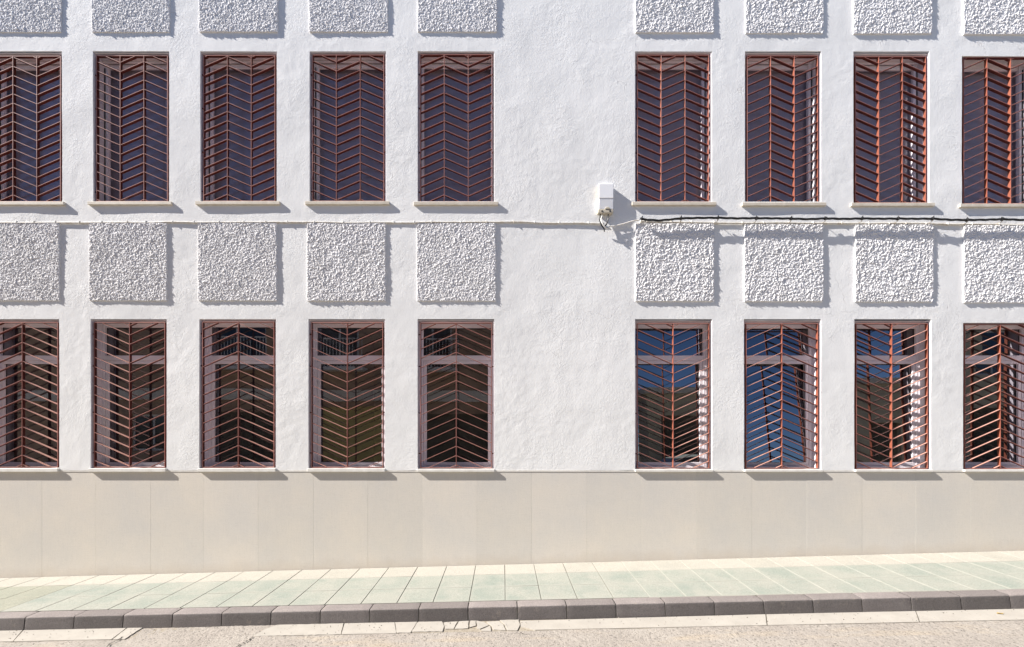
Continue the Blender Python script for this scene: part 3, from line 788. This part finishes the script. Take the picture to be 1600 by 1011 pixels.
# ================================================================ across the street (seen in the window glass)
def wallmat(name, a, b, sc=1.5):
    M = Mat(name, rough=.9, spec=.2); M.color(M.ramp(M.noise(sc, 5, .6), [(.3, a), (.7, b)])); M.bump(M.noise(30, 4), .004, 1); return M.m
m_brown = wallmat('brown_render', (.40, .27, .18), (.48, .34, .23)); m_olive = wallmat('ochre_render', (.56, .49, .34), (.64, .56, .40))
m_band = wallmat('grey_band', (.66, .61, .50), (.74, .69, .58)); m_garage = wallmat('ochre_metal', (.56, .45, .18), (.64, .52, .22))
m_darkdoor = wallmat('dark_door', (.17, .15, .11), (.23, .20, .15)); m_tile = wallmat('roof_tile', (.30, .15, .09), (.40, .22, .14), 6)
YF = -9.6
def house(x0, x1, h, mat, label, openings, roof='flat', base=-.6, depth=7):
    """openings: (x0, x1, z0, z1, kind) cut into the street front"""
    root = link('house', None, loc=((x0 + x1) / 2, YF, 0), label=label, cat='house')
    ox = (x0 + x1) / 2
    m = MB(); t = .25
    xs = sorted(set([x0, x1] + [v for o in openings for v in o[:2]])); zs = sorted(set([base, h] + [v for o in openings for v in o[2:4]]))
    for i in range(len(xs) - 1):
        for j in range(len(zs) - 1):
            cx, cz = (xs[i] + xs[i + 1]) / 2, (zs[j] + zs[j + 1]) / 2
            if any(o[0] < cx < o[1] and o[2] < cz < o[3] for o in openings): continue
            m.box(xs[i] - ox, xs[i + 1] - ox, -t, 0, zs[j], zs[j + 1])
    m.box(x0 - ox, x0 - ox + t, -depth, -t, base, h); m.box(x1 - ox - t, x1 - ox, -depth, -t, base, h); m.box(x0 - ox, x1 - ox, -depth - t, -depth, base, h)
    m.build('wall', mat, root)
    r = MB()
    if roof == 'flat': r.box(x0 - ox - .12, x1 - ox + .12, -depth - t - .1, .14, h + .002, h + .22)
    else:
        y0, y1, ym = .45, -depth - t - .2, -depth / 2
        for a in ((x0 - ox - .3, x1 - ox + .3),):
            r.add([(a[0], y0, h), (a[1], y0, h), (a[1], ym, h + 1.2), (a[0], ym, h + 1.2), (a[0], y1, h), (a[1], y1, h)], [(0, 1, 2, 3), (3, 2, 5, 4), (0, 3, 4), (1, 5, 2), (0, 4, 5, 1)])
    r.build('roof', m_tile if roof != 'flat' else m_band, root)
    for a, b_, c_, d_, kind in openings:
        a -= ox; b_ -= ox
        if kind == 'garage':
            g = MB(); n = int((d_ - c_) / .17)
            for q in range(n): g.box(a, b_, -.15 - (.012 if q % 2 else 0), -.11, c_ + (d_ - c_) * q / n + .004, c_ + (d_ - c_) * (q + 1) / n - .004)
            g.box(a, b_, -.19, -.165, c_, d_); g.build('garage_door', m_garage, root)
        elif kind == 'door':
            g = MB(); g.box(a, b_, -.2, -.16, c_, d_)
            k = int((b_ - a) / .13)
            for q in range(1, k): g.box(a + q * .13 - .01, a + q * .13 + .01, -.13, -.11, c_, d_ - .1)
            dr = g.build('door', m_darkdoor, root)
        else:
            g = MB(); q = .07
            g.box(a, a + q, -.16, -.09, c_, d_); g.box(b_ - q, b_, -.16, -.09, c_, d_); g.box(a + q, b_ - q, -.16, -.09, c_, c_ + q); g.box(a + q, b_ - q, -.16, -.09, d_ - q, d_)
            mid = (a + b_) / 2; g.box(mid - .03, mid + .03, -.155, -.095, c_ + q, d_ - q)
            wn = g.build('window', m_whcable, root)
            p = MB(); p.box(a + q, b_ - q, -.13, -.12, c_ + q, d_ - q); p.build('glass_pane', m_glass_opp, wn)
            if kind == 'balcony':
                rl = MB(); rl.box(a - .3, b_ + .3, 0.005, .55, c_ - .14, c_ - .02); rl.box(a - .3, b_ + .3, .51, .55, c_ + .95, c_ + .99)
                k = int((b_ - a + .6) / .11)
                for u in range(k + 1): xx = a - .3 + (b_ - a + .6) * u / k; rl.box(xx - .009, xx + .009, .52, .54, c_ - .02, c_ + .95)
                rl.build('balcony', m_whcable, root)
    return root, ox
m_glass_opp = Mat('dark_pane', (.02, .022, .025), .08, .8).m
ops = [(-7.2, -3.7, -.3, 2.55, 'garage'), (-3.0, -.5, -.3, 2.3, 'door'), (-10.9, -8.3, -.3, 2.3, 'door'), (-15.6, -13.9, -.3, 2.4, 'door'), (-13.4, -11.9, .9, 2.2, 'window'),
       (-3.3, -1.9, 3.95, 5.7, 'balcony'), (-6.6, -5.2, 3.95, 5.7, 'balcony'), (-10.8, -8.6, 3.95, 5.6, 'balcony'), (-15.8, -14.2, 3.95, 5.6, 'window'), (-19.6, -18.0, 3.95, 5.6, 'window')]
r_, ox_ = house(-23, 1.3, 7.6, m_brown, 'brown house across the street with ochre garage door, mirrored in the lower left windows', ops)
m = MB(); m.box(-23.01 - ox_, 1.31 - ox_, .003, .09, 2.75, 3.15); m.build('stone_band', m_band, r_)
house(5.25, 8.0, 3.7, m_olive, 'low ochre house with dark gateway, mirrored in the lower window nearest the blank wall', [(5.75, 7.6, -.3, 2.9, 'door')], depth=.8)
house(12.3, 16.3, 3.9, m_olive, 'low ochre house with side door, mirrored in the second lower window from the right', [(13.3, 14.4, -.3, 2.5, 'door')], depth=1.5)
house(16.4, 27, 6.8, m_olive, 'tall ochre house with tiled eaves, mirrored in the rightmost lower window', [(17.0, 19.8, -.3, 2.5, 'door'), (20.5, 22, .6, 2.3, 'window'), (17.2, 18.6, 3.7, 5.3, 'window'), (20.5, 22, 3.7, 5.3, 'balcony')], roof='tiled', depth=.8)
# far pavement
m = MB(); m.box(-30, 30, YF - .3, -8.0, -.6, -.03)
o = m.build('far_pavement', m_cream, None); o['kind'] = 'structure'
for v in o.data.vertices: v.co.z += .0215 * v.co.x
# parked car
def car(x, y, z):
    root = link('parked_car', None, loc=(x, y, z), label='pale green parked car across the street, mirrored at the foot of a right-hand window', cat='car')
    m_body = Mat('pale_green_paint', (.50, .56, .50), .25, .6).m
    sec = [(-2.0, .45, .62, .70), (-1.95, .30, .86, .76), (-1.3, .22, .95, .82), (-.6, .20, .98, .84), (.6, .20, .98, .84), (1.3, .22, .97, .82), (1.85, .3, .85, .76), (1.98, .42, .68, .70)]
    vs = []; fs = []
    for x_, zb, zt, hw_ in sec:
        vs += [(x_, -hw_ * .92, zb), (x_, -hw_, (zb + zt) / 2), (x_, -hw_ * .9, zt), (x_, hw_ * .9, zt), (x_, hw_, (zb + zt) / 2), (x_, hw_ * .92, zb)]
    for i in range(len(sec) - 1):
        for k in range(6): a = i * 6 + k; b_ = i * 6 + (k + 1) % 6; fs.append((a, b_, b_ + 6, a + 6))
    fs += [tuple(range(6)), tuple(reversed(range(42, 48)))]
    m = MB(); m.add(vs, fs); m.build('body', m_body, root, smooth=True, bevel=.02)
    top = [(-1.55, .94, .72), (-1.1, 1.38, .60), (-.4, 1.49, .58), (.4, 1.48, .58), (.75, 1.38, .60), (1.35, .95, .72)]
    vs = []; fs = []
    for x_, z_, hw_ in top: vs += [(x_, -.74, .9), (x_, -hw_, z_), (x_, hw_, z_), (x_, .74, .9)]
    for i in range(5):
        for k in range(4): a = i * 4 + k; b_ = i * 4 + (k + 1) % 4; fs.append((a, b_, b_ + 4, a + 4))
    fs += [(0, 1, 2, 3), (23, 22, 21, 20)]
    m = MB(); m.add(vs, fs); m.build('cabin', m_glass_opp, root)
    m = MB(); m.prism_xz([(-1.12, 1.39), (.76, 1.39), (.4, 1.5), (-.4, 1.51)], -.59, .59); m.build('car_roof', m_body, root, bevel=.02)
    wm = MB(); wm.tube([(0, -.1, 0), (0, .1, 0)], .31, 20); wme = wm.mesh('wheel', m_black); rm = MB(); rm.tube([(0, -.105, 0), (0, .105, 0)], .19, 14); rme = rm.mesh('rim', m_plastic)
    for wx in (-1.25, 1.28):
        for wy in (-.74, .74): w_ = link('wheel', wme, root, loc=(wx, wy, .31)); link('rim', rme, w_)
    hl = MB(); hl.box(1.86, 1.99, -.10, .10, -.06, .06); hm = hl.mesh('headlight', m_plastic, bevel=.02)
    for wy in (-.5, .5): link('headlight', hm, root, loc=(0, wy, .68))
car(6.2, -7.1, -.02)
# a dry leaf lying on the gutter
m = MB(); lx = PX(1555, -1.45); m.add([(0, 0, 0), (.022, .012, .006), (.05, .004, .002), (.075, -.006, .008), (.048, -.014, .003), (.02, -.01, .004)], [(0, 1, 2, 5), (2, 3, 4), (5, 2, 4)])
M = Mat('dry_leaf', (.42, .28, .08), .8); m.build('dry_leaf', M.m, None, loc=(lx, -1.46, zkf(lx) + .002), label='small yellow dry leaf on the pale gutter strip near the right edge', cat='leaf')

# cracks running off the ends of the missing gutter stretch
rd = bpy.data.objects['road']
for line in ([(192, 994.5), (184, 1000), (171, 1006), (160, 1016)], [(396, 995), (388, 1000), (384, 1003), (372, 1009), (362, 1018)], [(812, 988), (826, 992), (845, 991.5)]):
    m = MB(); P = []
    for k, (x, y) in enumerate(smooth_pts([(a, b, 0) for a, b in line], 7)[i][:2] for i in range(len(smooth_pts([(a, b, 0) for a, b in line], 7)))):
        x += random.uniform(-1.2, 1.2)
        d = F * (CZ + .15) / (y - PY0); d = F * (CZ + .15 - .0215 * (x - PX0) * d / F) / (y - PY0)
        X = (x - PX0) * d / F; P.append((X, d - D, -.148 + .0215 * X, random.uniform(.003, .008)))
    vs = [(p[0] - p[3], p[1], p[2]) for p in P] + [(p[0] + p[3], p[1], p[2]) for p in P]; n = len(P)
    m.add(vs, [(i, i + n, i + n + 1, i + 1) for i in range(n - 1)])
    m.build('crack', m_tar, rd)
# loose grit and crumbs of plaster along the gutter
rnd = random.Random(5); g = MB()
for k in range(420):
    x = rnd.uniform(-6, 6.4); y = -1.36 - abs(rnd.gauss(0, .13)); r = rnd.uniform(.0018, .006)
    if y < -2: continue
    z = zkf(x) - .003; a = rnd.uniform(0, 3)
    c_, s_ = math.cos(a) * r, math.sin(a) * r
    g.add([(x + c_, y + s_, z), (x - s_, y + c_, z), (x - c_, y - s_, z), (x + s_, y - c_, z), (x + r * .2, y, z + r * rnd.uniform(.8, 1.5))], [(0, 1, 4), (1, 2, 4), (2, 3, 4), (3, 0, 4), (0, 3, 2, 1)], rnd.randint(0, 1))
o = g.build('grit', [m_sand, m_tar]); o['kind'] = 'stuff'; o['label'] = 'loose grit and crumbs scattered along the gutter below the kerb'; o['category'] = 'grit'
